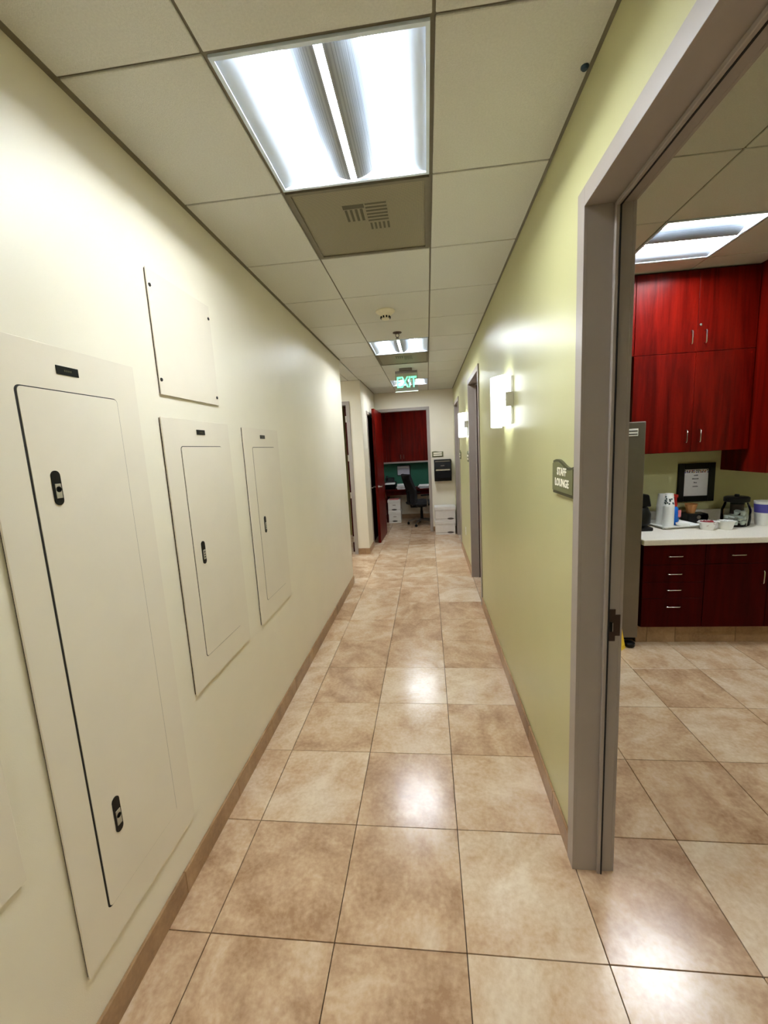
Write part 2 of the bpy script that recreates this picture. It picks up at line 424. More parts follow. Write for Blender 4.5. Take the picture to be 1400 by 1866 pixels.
# ------------------------------------------------------------------ baseboards of stone pieces
BH, BTK = .097, .011
def base_run(parent, axis, fixed, a, b_, sign, off=0):
    """pieces of TS length; fixed = wall face coordinate, sign = direction out of the wall"""
    k = math.floor((a-off)/TS)
    while off+k*TS < b_:
        p, q = max(a, off+k*TS)+.0008, min(b_, off+(k+1)*TS)-.0008
        k += 1
        if q-p < .02: continue
        f0, f1 = sorted((fixed, fixed+sign*BTK))
        if axis == 'y': mb = B(f0, f1, p, q, 0, BH, bev=.002)
        else: mb = B(p, q, f0, f1, 0, BH, bev=.002)
        mb.build('base_tile', 'base', parent)
def base_obj(name, mb, label): return struct(name, mb, 'grout', label)
bl = base_obj('baseboard_left', B(XL, XL+.002, YN, 4.97, 0, BH-.002), 'tan stone baseboard under the electrical panels')
base_run(bl, 'y', XL, YN, 4.97+BTK, 1, TY0+.12)
base_run(bl, 'x', 4.97, XL-.12, XL, 1)
br = base_obj('baseboard_right', MB().box(XR-.002, XR, 1.498, 4.142, 0, BH-.002).box(XR-.002, XR, 5.168, 6.692, 0, BH-.002).box(XR-.002, XR, 7.718, YB, 0, BH-.002).box(XR-.002, XR, YN, .465, 0, BH-.002), 'tan stone baseboard under the green wall')
for a, b_ in ((YN, .467), (1.498, 4.142), (5.168, 6.692), (7.718, YB)): base_run(br, 'y', XR, a, b_, -1, TY0+.12)
bs = base_obj('baseboard_stub', MB().box(-1.167, SX, SY-.002, SY, 0, BH-.002).box(SX, SX+.002, SY, 6.91, 0, BH-.002), 'tan stone baseboard round the projecting corner')
base_run(bs, 'x', SY, -1.167, SX+BTK, -1, -1.5); base_run(bs, 'y', SX, SY, 6.91, 1, SY)
bb = base_obj('baseboard_back', MB().box(.064, XR-BTK, YB-.002, YB, 0, BH-.002), 'tan stone baseboard behind the carton boxes')
base_run(bb, 'x', YB, .064, XR-BTK, -1, .064)
bo = base_obj('baseboard_office', MB().box(-1.6, .88, OY-.002, OY, 0, BH-.002), 'tan stone baseboard under the office desk')
base_run(bo, 'x', OY, -1.6, .88, -1, TX0)

# ------------------------------------------------------------------ door frames and leaves
FW, FP = .057, .012     # face width, projection
def lever(parent, x, y, z, side, along):
    """lever set on a leaf face; side = outward unit (x,y), along = direction of the lever"""
    s = Vector((side[0], side[1], 0)); a = Vector((along[0], along[1], 0)); p = Vector((x, y, z))
    m = MB().tube([p, p+s*.008], .026, 16)
    m.tube([p+s*.006, p+s*.05], .010, 10)
    m.tube([p+s*.048, p+s*.052+a*.05, p+s*.048+a*.115], [.010, .0095, .008], 10)
    m.build('lever_handle', 'chrome', parent, smooth=True)
def frame_y(name, label, x0, x1, a, b_, top, facedir, faces=(True, True), stop=None):
    """frame in a wall along y (wall from x0 to x1). opening a..b_. facedir not used for the back side"""
    t = thing(name, label, 'door frame', (x0, (a+b_)/2, 0)); t['kind'] = 'structure'
    for nm, (p, q), sg in (('jamb', (a, a+.018), 1), ('jamb', (b_-.018, b_), -1)):
        # opening dimension a..b_ is the visible clear width, so the lining sits outside it
        if sg == 1: lo, hi, fl, fh = a-.012, a, a-FW, a
        else: lo, hi, fl, fh = b_, b_+.012, b_, b_+FW
        m = MB().box(x0-.001, x1+.001, lo+.0005, hi, 0, top+.0)
        m.box(x0-FP, x0-.0005, fl, fh, 0, top+FW, bev=.0007)
        m.box(x1+.0005, x1+FP, fl, fh, 0, top+FW, bev=.0015)
        j = m.build('jamb', 'frame', t)
        if stop:
            s0, s1 = stop
            yy = (a, a+.014) if sg == 1 else (b_-.014, b_)
            B(s0, s1, yy[0], yy[1], 0, top-.0, bev=.002).build('door_stop', 'frame', j)
            B(s1, s1+.0045, yy[0], yy[1]-.001 if sg == 1 else yy[1], 0, top-.002).build('gasket', 'gasket', j)
    m = MB().box(x0-.001, x1+.001, a, b_, top, top+.012)
    m.box(x0-FP, x0-.0005, a, b_, top, top+FW, bev=.0007); m.box(x1+.0005, x1+FP, a, b_, top, top+FW, bev=.0015)
    h = m.build('head', 'frame', t)
    if stop:
        B(stop[0], stop[1], a+.014, b_-.014, top-.014, top, bev=.002).build('door_stop', 'frame', h)
        B(stop[1], stop[1]+.0045, a+.014, b_-.014, top-.014, top).build('gasket', 'gasket', h)
    return t
def frame_x(name, label, y0, y1, a, b_, top, stop=None):
    t = thing(name, label, 'door frame', ((a+b_)/2, y0, 0)); t['kind'] = 'structure'
    for sg in (1, -1):
        if sg == 1: lo, hi, fl, fh = a-.012, a, a-FW, a
        else: lo, hi, fl, fh = b_, b_+.012, b_, b_+FW
        m = MB().box(lo, hi, y0-.001, y1+.001, 0, top)
        m.box(fl, fh, y0-FP, y0-.0005, 0, top+FW, bev=.0015); m.box(fl, fh, y1+.0005, y1+FP, 0, top+FW, bev=.0015)
        j = m.build('jamb', 'frame', t)
        if stop:
            xx = (a, a+.014) if sg == 1 else (b_-.014, b_)
            B(xx[0], xx[1], stop[0], stop[1], 0, top, bev=.002).build('door_stop', 'frame', j)
    m = MB().box(a, b_, y0-.001, y1+.001, top, top+.012)
    m.box(a, b_, y0-FP, y0-.0005, top, top+FW, bev=.0015); m.box(a, b_, y1+.0005, y1+FP, top, top+FW, bev=.0015)
    h = m.build('head', 'frame', t)
    if stop: B(a+.014, b_-.014, stop[0], stop[1], top-.014, top, bev=.002).build('door_stop', 'frame', h)
    return t
f1 = frame_y('door_frame', 'large grey metal door frame of the staff lounge doorway', XR, XW, D0[0], D0[1], DT, -1, stop=(.590, .6025))
sp = MB().prism([(.6075, .950), (.632, .950), (.632, .970), (.6485, .970), (.6485, 1.048), (.632, 1.048), (.632, 1.068), (.6075, 1.068)], D0[1]-.0025, D0[1], 'y', bev=.0006).build('strike_plate', 'bronze', f1)
MB().prism(rrect(.612, .622, .985, 1.022, .004), D0[1]-.0035, D0[1]-.0022, 'y').build('latch_hole', 'black', sp)
MB().tube([(.6225, D0[1]-.0045, .987), (.6225, D0[1]-.0045, 1.02)], .0016, 6).build('latch_lip', 'chrome', sp)
frame_y('door_frame', 'grey metal frame of the first closed door past the near sconce', XR, XW, D1[0], D1[1], DT, -1, stop=(.586, .600))
frame_y('door_frame', 'grey metal frame of the farthest right doorway next to the boxes', XR, XW, D2[0], D2[1], DT, -1, stop=(.586, .600))
frame_x('door_frame', 'pale grey frame round the office doorway at the corridor end', YB, YB+.12, -.90, .006, DT)
frame_x('door_frame', 'grey frame of the doorway in the branch corridor wall', SY, SY+.12, -2.14, -1.225, DT)
def leaf_y(name, label, x0, x1, a, b_, top, knob_y):
    t = thing(name, label, 'door', ((x0+x1)/2, (a+b_)/2, 0)); t['kind'] = 'structure'
    B(x0, x1, a+.003, b_-.003, .006, top-.003, bev=.0015).build('door_leaf', 'cherry_shade', t)  # leaf takes the cherry copy darkened for shade
    lever(t, x0, knob_y, 1.01, (-1, 0), (0, 1 if knob_y < (a+b_)/2 else -1))
    return t
leaf_y('door_1', 'closed shade-toned cherry door in the first right doorway', .6055, .642, D1[0], D1[1], DT, D1[0]+.07)
leaf_y('door_2', 'closed shade-toned cherry door in the farthest right doorway', .6055, .642, D2[0], D2[1], DT, D2[0]+.07)
fs = thing('door_frame', 'grey frame half hidden behind the open office door', 'door frame', (SX, 7.41, 0)); fs['kind'] = 'structure'
for (lo, hi) in ((6.91, 6.96), (7.86, 7.91)):
    B(SX+.0005, SX+FP, lo, hi, 0, 2.305, bev=.0015).build('jamb', 'frame', fs)
B(SX+.0005, SX+FP, 6.96, 7.86, 2.255, 2.305, bev=.0015).build('head', 'frame', fs)
t = thing('door_3', 'closed shade-toned door behind the open red office door', 'door', (SX-.05, 7.41, 0)); t['kind'] = 'structure'
B(SX-.075, SX-.03, 6.963, 7.857, .006, 2.252).build('door_leaf', 'cherry_shade', t)
lever(t, SX-.03, 7.04, 1.01, (1, 0), (0, 1))
# open office leaf, hinged at the left jamb, swung towards the viewer
t = thing('door_4', 'open red cherry office door with chrome lever handles', 'door', (-.902, YB-.014, 0), math.radians(-1.5)); t['kind'] = 'structure'
MB().box(0, .045, -.905, -.002, .008, DT-.004, bev=.0015).build('door_leaf', 'cherry', t, local=True)
for s, x in ((1, .045), (-1, 0)):
    p = Vector((x, -.905+.07, 1.01)); sv = Vector((s, 0, 0)); av = Vector((0, 1, 0))
    MB().tube([p, p+sv*.008], .026, 16).tube([p+sv*.006, p+sv*.055], .010, 10).tube([p+sv*.052, p+sv*.055+av*.05, p+sv*.05+av*.115], [.010, .0095, .008], 10).build('lever_handle', 'chrome', t, smooth=True, local=True)
for z in (.25, 1.15, 2.1):
    MB().tube([(-.004, -.004, z-.05), (-.004, -.004, z+.05)], .007, 8).build('hinge', 'chrome', t, local=True)
# open leaf in the branch doorway
t = thing('door_5', 'shade-toned cherry door standing open inside the branch doorway', 'door', (-1.229, SY+.135, 0)); t['kind'] = 'structure'
B(-1.275, -1.23, SY+.1325, SY+1.03, .008, DT-.004, bev=.0015).build('door_leaf', 'cherry_shade', t)
for z in (.22, .95, 1.55, 2.16):
    B(-1.268, -1.226, SY+.126, SY+.132, z-.05, z+.05).build('hinge', 'chrome', t)

# ------------------------------------------------------------------ electrical panels on the left wall
PX = XL
def latch(parent, yc, z0, z1, x, glyph):
    w = .0135
    pts = []
    for k in range(13):
        a = PI*k/12; pts.append((yc+w*math.cos(a), z1-w+w*math.sin(a)))
    for k in range(13):
        a = PI+PI*k/12; pts.append((yc+w*math.cos(a), z0+w+w*math.sin(a)))
    l = MB().prism(pts, x, x+.0025, 'x').build('latch', 'black', parent)
    h = z1-z0
    B(x+.002, x+.0042, yc-.008, yc+.010, z0+.2*h, z0+.62*h, bev=.0006).build('lock_plate', 'lockplate', l)
    if glyph:
        zc = z0+.46*h
        MB().lathe([(.0078, 0), (.0078, .0006), (.0064, .0006), (.0064, 0)], (x+.0042, yc+.001, zc), 20, 'x').build('key_ring', 'black', l)
        MB().prism([(yc+.001-.0012, zc), (yc+.001, zc-.0045), (yc+.001+.0012, zc), (yc+.001, zc+.0045)], x+.0042, x+.0048, 'x').build('keyhole', 'black', l)
    else:
        for k in range(3):
            zc = z0+(.28+.11*k)*h
            B(x+.0042, x+.0048, yc-.004, yc+.006, zc, zc+.004).build('lock_mark', 'black', l)
def panel(label, y0, y1, z0, z1, door, latches, plate, gap=(.003, .003), top_round=.012):
    t = thing('electrical_panel', label, 'electrical panel', (PX, (y0+y1)/2, z0), group='electrical panels on the cream wall')
    B(PX+.0002, PX+.0045, y0+.003, y1-.003, z0+.003, z1-.003).build('shadow_backing', 'gap', t)  # dark backing added to draw a shadow line round the plate
    B(PX+.0045, PX+.0105, y0, y1, z0, z1, bev=.0012).build('cover_plate', 'panel', t)
    a, b_, c, d = door
    MB().prism(rrect(a-gap[0], b_+gap[1], c-.0025, d+.003, top_round+.003), PX+.0105, PX+.0108, 'x').build('door_gap', 'gap', t)
    dr = MB().prism(rrect(a, b_, c, d, top_round), PX+.0106, PX+.0125, 'x').build('panel_door', 'panel', t)
    for (yc, p, q, g) in latches: latch(dr, yc, p, q, PX+.0125, g)
    py0, py1, pz0, pz1 = plate
    pl = B(PX+.0105, PX+.0128, py0, py1, pz0, pz1, bev=.0005).build('name_plate', 'black', t)
    for k in range(4):
        yy = py0+(py1-py0)*(.34+.09*k); zz = (pz0+pz1)/2
        B(PX+.0128, PX+.013, yy, yy+.004, zz-.0025, zz+.0025).build('lettering', 'signrim', pl)
    return t
panel('tall electrical panel nearest the viewer with two black latches', .836, 1.36, .25, 1.982, (.932, 1.26, .364, 1.862),
      [(.994, 1.560, 1.652, True), (1.0065, .548, .664, True)], (1.053, 1.125, 1.909, 1.932), gap=(.006, .003))
panel('middle electrical panel under the blank cover plate', 1.475, 2.0, .695, 1.826, (1.58, 1.908, .813, 1.714),
      [(1.647, 1.211, 1.311, False)], (1.707, 1.773, 1.766, 1.787))
panel('farthest electrical panel on the cream wall', 2.162, 2.685, .692, 1.82, (2.267, 2.6, .806, 1.71),
      [(2.338, 1.205, 1.304, False)], (2.39, 2.46, 1.762, 1.783))
panel('electrical panel cut off by the left picture edge', .215, .737, .695, 1.826, (.32, .64, .813, 1.714),
      [(.39, 1.211, 1.311, False)], (.45, .515, 1.766, 1.787))
t = thing('blank_cover_plate', 'square blank metal cover plate above the middle panel', 'cover plate', (PX, 1.72, 1.91))
B(PX+.0002, PX+.004, 1.505, 1.937, 1.913, 2.355).build('shadow_backing', 'gap', t)  # smaller dark backing added for the shadow line at the edges
pl = B(PX+.004, PX+.0085, 1.502, 1.94, 1.91, 2.358, bev=.001).build('cover_plate', 'panel', t)
for yy, zz in ((1.515, 2.30), (1.513, 1.965), (1.925, 2.30), (1.925, 1.945)):
    MB().lathe([(.007, 0), (.006, .003), (.003, .004)], (PX+.0085, yy, zz), 12, 'x').build('screw', 'gap', pl)

# ------------------------------------------------------------------ ceiling lights
def ceiling_light(label, i, j, ox, oy, z, lampmat, along='y'):
    cx, cy = ox+(i+.5)*MOD, oy+(j+.5)*MOD
    t = thing('ceiling_light', label, 'ceiling light', (cx, cy, z), 0 if along == 'y' else PI/2, 'square recessed ceiling lights')
    h = MOD/2-.009; L = h-.012
    k = dict(local=True)
    m = MB().box(-h, -h+.012, -h, h, -.002, .012).box(h-.012, h, -h, h, -.002, .012).box(-h+.012, h-.012, -h, -h+.012, -.002, .012).box(-h+.012, h-.012, h-.012, h, -.002, .012)
    m.build('frame', 'reflector', t, **k)
    MB().box(-h, h, -h, h, .112, .118).build('housing', 'lightbody', t, **k)
    # side reflectors: curve from frame up to the lamps
    for s in (-1, 1):
        def fn(u, v, s=s):
            a = u*PI/2
            return (s*(L-(L-.165)*math.sin(a)), -L+2*L*v, .003+.085*(1-math.cos(a))+.012*math.sin(2*a))
        MB().grid(fn, 10, 1).build('reflector', 'reflector', t, smooth=True, **k)
        MB().prism([(s*.106, .048), (s*.166, .086), (s*.166, .098), (s*.10, .070)], -L, L, 'y').build('lamp_lens', lampmat, t, **k)
        MB().box(-h, h, s*L-.002 if s > 0 else -L-.001, s*L+.001 if s > 0 else -L+.002, .002, .112).build('end_plate', 'lightbody', t, **k)
    # perforated basket, convex downwards, with a bright slit
    for s in (-1, 1):
        def fb(u, v, s=s):
            x = s*(.012+.093*u)
            return (x, -L+.004+(2*L-.008)*v, .048*(x/.105)**2+.002)
        MB().grid(fb, 10, 1, .0012).build('basket', 'basket', t, smooth=True, **k)
    MB().box(-.010, .010, -L+.01, L-.01, .004, .006).build('centre_slit', lampmat, t, **k)
    return t
ceiling_light('nearest square ceiling light above the panels with perforated centre', 0, 0, CX0, CY0, ZC, 'lamp')
ceiling_light('middle corridor ceiling light just past the sprinkler', 0, 5, CX0, CY0, ZC, 'lamp')
ceiling_light('farthest corridor ceiling light seen behind the exit sign', 0, 9, CX0, CY0, ZC, 'lamp')
ceiling_light('corridor ceiling light behind the viewer', 0, -5, CX0, CY0, ZC, 'lamp')
ceiling_light('lounge ceiling light in front of the red cabinets', 0, 0, LGX, LGY, ZC2, 'lamp_l', 'x')
ceiling_light('branch corridor ceiling light hidden behind the cream wall end', -3, 7, CX0, CY0, ZC, 'lamp')
ceiling_light('added lounge fill light behind the viewer', 2, -3, LGX, LGY, ZC2, 'lamp_l', 'x')  # unseen fixture added to brighten the lounge
ceiling_light('added office fill light hidden above the office door head', 1, 0, OGX, OGY, ZC, 'fill_o')  # unseen fixture added as low fill for the office
# ------------------------------------------------------------------ vents
def vent(label, i, j):
    x0, y0 = CX0+i*MOD, CY0+j*MOD; h = MOD-.018
    t = thing('ceiling_vent', label, 'vent', (x0+MOD/2, y0+MOD/2, ZC), group='perforated ceiling vents')
    a, b_, c, d = x0+.009, x0+MOD-.009, y0+.009, y0+MOD-.009
    MB().box(a, a+.018, c, d, ZC-.002, ZC+.012).box(b_-.018, b_, c, d, ZC-.002, ZC+.012).box(a+.018, b_-.018, c, c+.018, ZC-.002, ZC+.012).box(a+.018, b_-.018, d-.018, d, ZC-.002, ZC+.012).build('frame', 'tee', t)
    p = B(a+.018, b_-.018, c+.018, d-.018, ZC+.004, ZC+.008).build('perforated_plate', 'vent', t)
    cx, cy = x0+MOD*.54, y0+MOD*.40
    for k in range(6):
        B(cx-.01, cx+.085, cy-.10+k*.026, cy-.088+k*.026, ZC+.0034, ZC+.0041).build('vane', 'vane', p)
    for k in range(5):
        B(cx-.005+k*.02, cx+.005+k*.02, cy+.058, cy+.115, ZC+.0034, ZC+.0041).build('vane', 'vane', p)
    B(cx-.11, cx-.015, cy-.10, cy-.07, ZC+.0034, ZC+.0041).build('vane', 'vane', p)
    for k in range(4):
        B(cx-.105+k*.023, cx-.093+k*.023, cy-.065, cy+.03, ZC+.0034, ZC+.0041).build('vane', 'vane', p)
vent('perforated vent panel next to the nearest ceiling light', 0, 1)
vent('perforated vent panel next to the middle ceiling light', 0, 6)

# ------------------------------------------------------------------ small ceiling things
t = thing('smoke_detector', 'round cream smoke detector on the ceiling', 'smoke detector', (-.285, 3.38, ZC))
MB().lathe([(.075, 0), (.075, -.008), (.066, -.016), (.05, -.022), (.045, -.03)], (-.285, 3.38, ZC), 32).build('base', 'smoke', t, smooth=True)
c = MB().lathe([(.042, -.03), (.036, -.048), (.030, -.062), (.012, -.068)], (-.285, 3.38, ZC), 32).build('sensor_head', 'smoke', t, smooth=True)
for k in range(10):
    a = 2*PI*k/10; m = Matrix.Translation((-.285, 3.38, ZC)) @ Matrix.Rotation(a, 4, 'Z')
    MB().box(.031, .0405, -.006, .006, -.056, -.042, mat=m).build('vent_slot', 'black', c)
t = thing('sprinkler_head', 'small metal sprinkler head before the middle ceiling light', 'sprinkler', (-.237, 4.01, ZC))
MB().lathe([(.042, 0), (.040, -.005), (.020, -.009), (.010, -.012)], (-.237, 4.01, ZC), 24).build('escutcheon', 'bronze', t, smooth=True)
MB().tube([(-.249, 4.01, ZC-.01), (-.253, 4.01, ZC-.03), (-.237, 4.01, ZC-.047)], .0028, 8).tube([(-.225, 4.01, ZC-.01), (-.221, 4.01, ZC-.03), (-.237, 4.01, ZC-.047)], .0028, 8).build('yoke', 'bronze', t)
MB().lathe([(.016, -.050), (.016, -.047), (.004, -.045)], (-.237, 4.01, ZC), 16).build('deflector', 'bronze', t)
tag(MB().lathe([(.0115, 0), (.0115, -.004), (.007, -.009)], (.492, 1.425, ZC), 16).build('ceiling_pin', 'dotblue'), 'tiny dark blue pin at the ceiling edge above the green wall', 'pin')

# ------------------------------------------------------------------ exit sign
EYY = 5.78
t = thing('exit_sign', 'edge lit green exit sign hanging from the ceiling', 'exit sign', (-.245, EYY, ZC))
B(-.335, -.165, EYY-.045, EYY+.045, ZC-.032, ZC, bev=.003).build('canopy', 'steel', t)
B(-.395, -.095, EYY-.012, EYY+.012, ZC-.062, ZC-.032, bev=.002).build('top_rail', 'steel', t)
pn = B(-.398, -.092, EYY-.004, EYY+.004, 2.425, ZC-.06).build('acrylic_panel', 'acrylic', t)
R = Matrix.Rotation(PI/2, 4, 'X')
MB().text('EXIT', .20, .0008, Matrix.Translation((-.245, EYY-.0055, 2.535)) @ R, sx=.66, offset=.0045).build('lettering', 'exitgreen', pn)
B(-.398, -.092, EYY-.004, EYY+.004, 2.417, 2.4248).build('lit_edge', 'exitedge', t)

# ------------------------------------------------------------------ sconces
def sconce(label, yc, first=None):
    t = thing('wall_sconce', label, 'wall sconce', (XR, yc, 1.76), group='curved glass sconces on the green wall')
    def fn(u, v):
        a = (u-.5)*2; y = yc+a*.15
        return (XR-.108+.090*a*a, y, 1.76+.30*v)
    MB().grid(fn, 18, 1, .004).build('glass_shade', 'sconce', t, smooth=True)
    for s in (-1, 1):
        b = B(XR-.040, XR, yc+s*.160-.006, yc+s*.160+.006, 1.873, 1.955, bev=.0015).build('bracket', 'chrome', t)
        B(XR-.046, XR-.036, yc+s*.144-.02, yc+s*.144+.02, 1.873, 1.955, bev=.0015).build('clip', 'chrome', b)
        MB().lathe([(.006, 0), (.005, -.003)], (XR-.046, yc+s*.139, 1.914), 10, 'x').build('screw', 'chrome', b)
    B(XR-.014, XR, yc-.149, yc+.149, 1.772, 2.048, bev=.002).build('light_stop_pan', 'white', t)  # pan added behind the glass to block light leaking onto the wall
sconce('bright curved glass sconce nearest the staff lounge sign', 2.715)
sconce('bright curved glass sconce between the two right hand doors', 5.45)

# ------------------------------------------------------------------ room signs
def wavy(a, b_, z0, zt, drop):
    pts = [(a, z0), (b_, z0)]
    for k in range(17):
        u = k/16; y = b_+(a-b_)*u        # from far (b_) to near (a)
        pts.append((y, zt-drop*u+.010*math.sin(u*2*PI)))
    return pts
def room_sign_x(label, a, b_, z0, zt, lines):
    t = thing('room_sign', label, 'sign', (XR, (a+b_)/2, z0), group='olive wavy top room signs')
    MB().prism(wavy(a, b_, z0, zt, .014), XR-.010, XR, 'x').build('backing', 'signrim', t)
    f = MB().prism(wavy(a+.004, b_-.003, z0+.012, zt-.010, .014), XR-.0135, XR-.009, 'x').build('face_plate', 'sign', t)
    m = Matrix(((0, 0, -1, 0), (-1, 0, 0, 0), (0, 1, 0, 0), (0, 0, 0, 1)))
    for s, y, z, size, sx in lines:
        MB().text(s, size, .0006, Matrix.Translation((XR-.0138, y, z)) @ m, sx=sx, offset=.0012).build('lettering', 'ivory', f)
    return t
room_sign_x('olive staff lounge sign beside the big doorway', 1.499, 1.738, 1.452, 1.580, [('STAFF', 1.622, 1.540, .040, 1.0), ('LOUNGE', 1.620, 1.498, .040, 1.0)])
for lb, a in (('small olive sign beside the first closed right door', 5.185), ('small olive sign before the farthest right doorway', 6.455)):
    t = thing('room_sign', lb, 'sign', (XR, a+.1, 1.45), group='olive wavy top room signs')
    MB().prism(wavy(a, a+.2, 1.45, 1.575, .014), XR-.010, XR, 'x').build('backing', 'signrim', t)
    f = MB().prism(wavy(a+.004, a+.196, 1.462, 1.565, .014), XR-.0135, XR-.009, 'x').build('face_plate', 'sign', t)
    for z in (1.525, 1.485): B(XR-.0142, XR-.013, a+.03, a+.17, z-.012, z+.012).build('insert_strip', 'ivory', f)
t = thing('room_sign', 'small olive sign with two pale strips above the towel dispenser', 'sign', (.194, YB, 1.46))
def wavy_x(a, b_, z0, zt):
    return [(a, z0), (b_, z0)]+[(b_+(a-b_)*k/16, zt+.007*math.sin((1-k/16)*2*PI)) for k in range(17)]
MB().prism(wavy_x(.088, .302, 1.46, 1.562), YB-.010, YB, 'y').build('backing', 'signrim', t)
f = MB().prism(wavy_x(.092, .298, 1.470, 1.556), YB-.0135, YB-.009, 'y').build('face_plate', 'sign', t)
for z in (1.532, 1.494): B(.115, .275, YB-.0145, YB-.013, z-.012, z+.012).build('insert_strip', 'ivory', f)

# ------------------------------------------------------------------ outlet
t = thing('wall_outlet', 'ivory wall outlet low on the green wall', 'outlet', (XR, 5.94, .43))
f = B(XR-.006, XR, 5.905, 5.975, .372, .487, bev=.002).build('cover_plate', 'white', t)
for z in (.405, .452): B(XR-.008, XR-.006, 5.924, 5.956, z-.014, z+.014, bev=.001).build('socket', 'smoke', f)

# ------------------------------------------------------------------ towel dispenser
t = thing('towel_dispenser', 'black paper towel dispenser with a chrome strip', 'dispenser', (.28, YB, 1.0))
def bulge(z): return .13+.03*math.sin(max(0, min(1, (z-1.0)/.41))*PI)
pr = [(YB, 1.0), (YB-.13, 1.0)]+[(YB-bulge(1.0+.385*k/10), 1.0+.385*k/10) for k in range(1, 11)]+[(YB-.10, 1.41), (YB, 1.412)]
MB().prism(pr, .118, .442, 'x', bev=.003).build('body', 'black', t, smooth=True)
B(.145, .415, YB-.172, YB-.155, 1.20, 1.228, bev=.003).build('chrome_strip', 'chrome', t)
B(.145, .415, YB-.168, YB-.150, 1.055, 1.185, bev=.006).build('window', 'blackm', t)
B(.24, .31, YB-.166, YB-.158, 1.288, 1.300).build('badge', 'steel', t)
B(.14, .42, YB-.150, YB-.118, 1.365, 1.385, bev=.003).build('top_trim', 'steel', t)

# ------------------------------------------------------------------ cartons
def carton(label, x0, x1, y0, y1, z0, h, group, mark=.75):
    t = thing('storage_carton', label, 'carton', ((x0+x1)/2, (y0+y1)/2, z0), group=group)
    B(x0+.008, x1-.008, y0+.008, y1-.008, z0, z0+h-.01, bev=.002).build('box_body', 'card', t)
    l = B(x0, x1, y0, y1, z0+h-.06, z0+h, bev=.003).build('lid', 'card', t)
    B(x0+.01, x1-.01, y0+.0065, y0+.008, z0+.038, z0+.044).build('printed_line', 'frame', t)
    mx = x0+(x1-x0)*mark
    MB().lathe([(1, 0), (1, -.0012)], (0, 0, 0), 24, 'y', mat=Matrix.Translation((mx, y0+.0078, z0+.042)) @ Matrix.Diagonal((.062, 1, .017, 1))).build('oval_mark', 'black', t)
    MB().lathe([(1, 0), (1, -.0010)], (0, 0, 0), 16, 'y', mat=Matrix.Translation(((x0+x1)/2, y0+.0078, z0+h*.55)) @ Matrix.Diagonal((.04, 1, .010, 1))).build('hand_hole', 'frame', t) if group.startswith('cartons in') else None
    return t
carton('white storage carton on the floor below another by the corridor end', .092, .480, 7.71, 8.03, 0, .262, 'cartons at the corridor end')
carton('white storage carton on top of another under the towel dispenser', .096, .488, 7.715, 8.035, .262, .268, 'cartons at the corridor end')

# ------------------------------------------------------------------ office
OF = 9.42
t = thing('office_wall_cabinet', 'red cherry wall cabinet over the office desk', 'cabinet', (-.35, OY, 1.36))
B(-1.3, .55, OF+.02, OY, 1.36, 2.62).build('carcass', 'cherry_shade', t)
xs = [-1.30, -.93, -.57, -.20, .175, .55]
for k in range(5):
    d = B(xs[k]+.0015, xs[k+1]-.0015, OF, OF+.02, 1.362, 2.62, bev=.001).build('cabinet_door', 'cherry', t)
    hx = xs[k+1]-.035 if k % 2 == 1 else xs[k]+.035
    MB().tube([(hx, OF, 1.42), (hx, OF-.022, 1.422), (hx, OF-.022, 1.518), (hx, OF, 1.52)], .004, 8).build('handle', 'chrome', d)
B(-1.3, .55, OF, OF+.03, 1.325, 1.359).build('light_rail', 'frame', t)
tag(B(-1.55, .85, OY-.016, OY-.003, .76, 1.318).build('pin_board', 'teal'), 'teal green pin board behind the office desk', 'pin board')
t = thing('office_desk', 'dark red office desk with papers', 'desk', (-.35, 9.45, 0))
B(-1.5, .8, 9.17, OY-.014, .715, .748, bev=.003).build('desk_top', 'cherry_shade', t)
for x in (-1.45, -.97, .62): B(x, x+.03, 9.22, OY-.02, 0, .715).build('side_panel', 'cherry_shade', t)
B(-.94, .62, 9.23, 9.25, .62, .715).build('apron', 'cherry_shade', t)
# document holder / pinned page
t = thing('wall_file_holder', 'grey white document holder on the teal board', 'document holder', (-.565, OY-.012, 1.03))
B(-.72, -.41, OY-.05, OY-.012, 1.025, 1.262, bev=.004).build('holder_back', 'blackm', t)
B(-.715, -.43, OY-.056, OY-.05, 1.04, 1.25, bev=.002).build('page', 'greyscreen', t)
MB().grid(lambda u, v: (-.70+.25*u, OY-.058-.002*math.sin(u*PI), 1.20+.02*v+.012*math.sin(u*PI)), 10, 1, .001).build('printed_curve', 'paper', t)
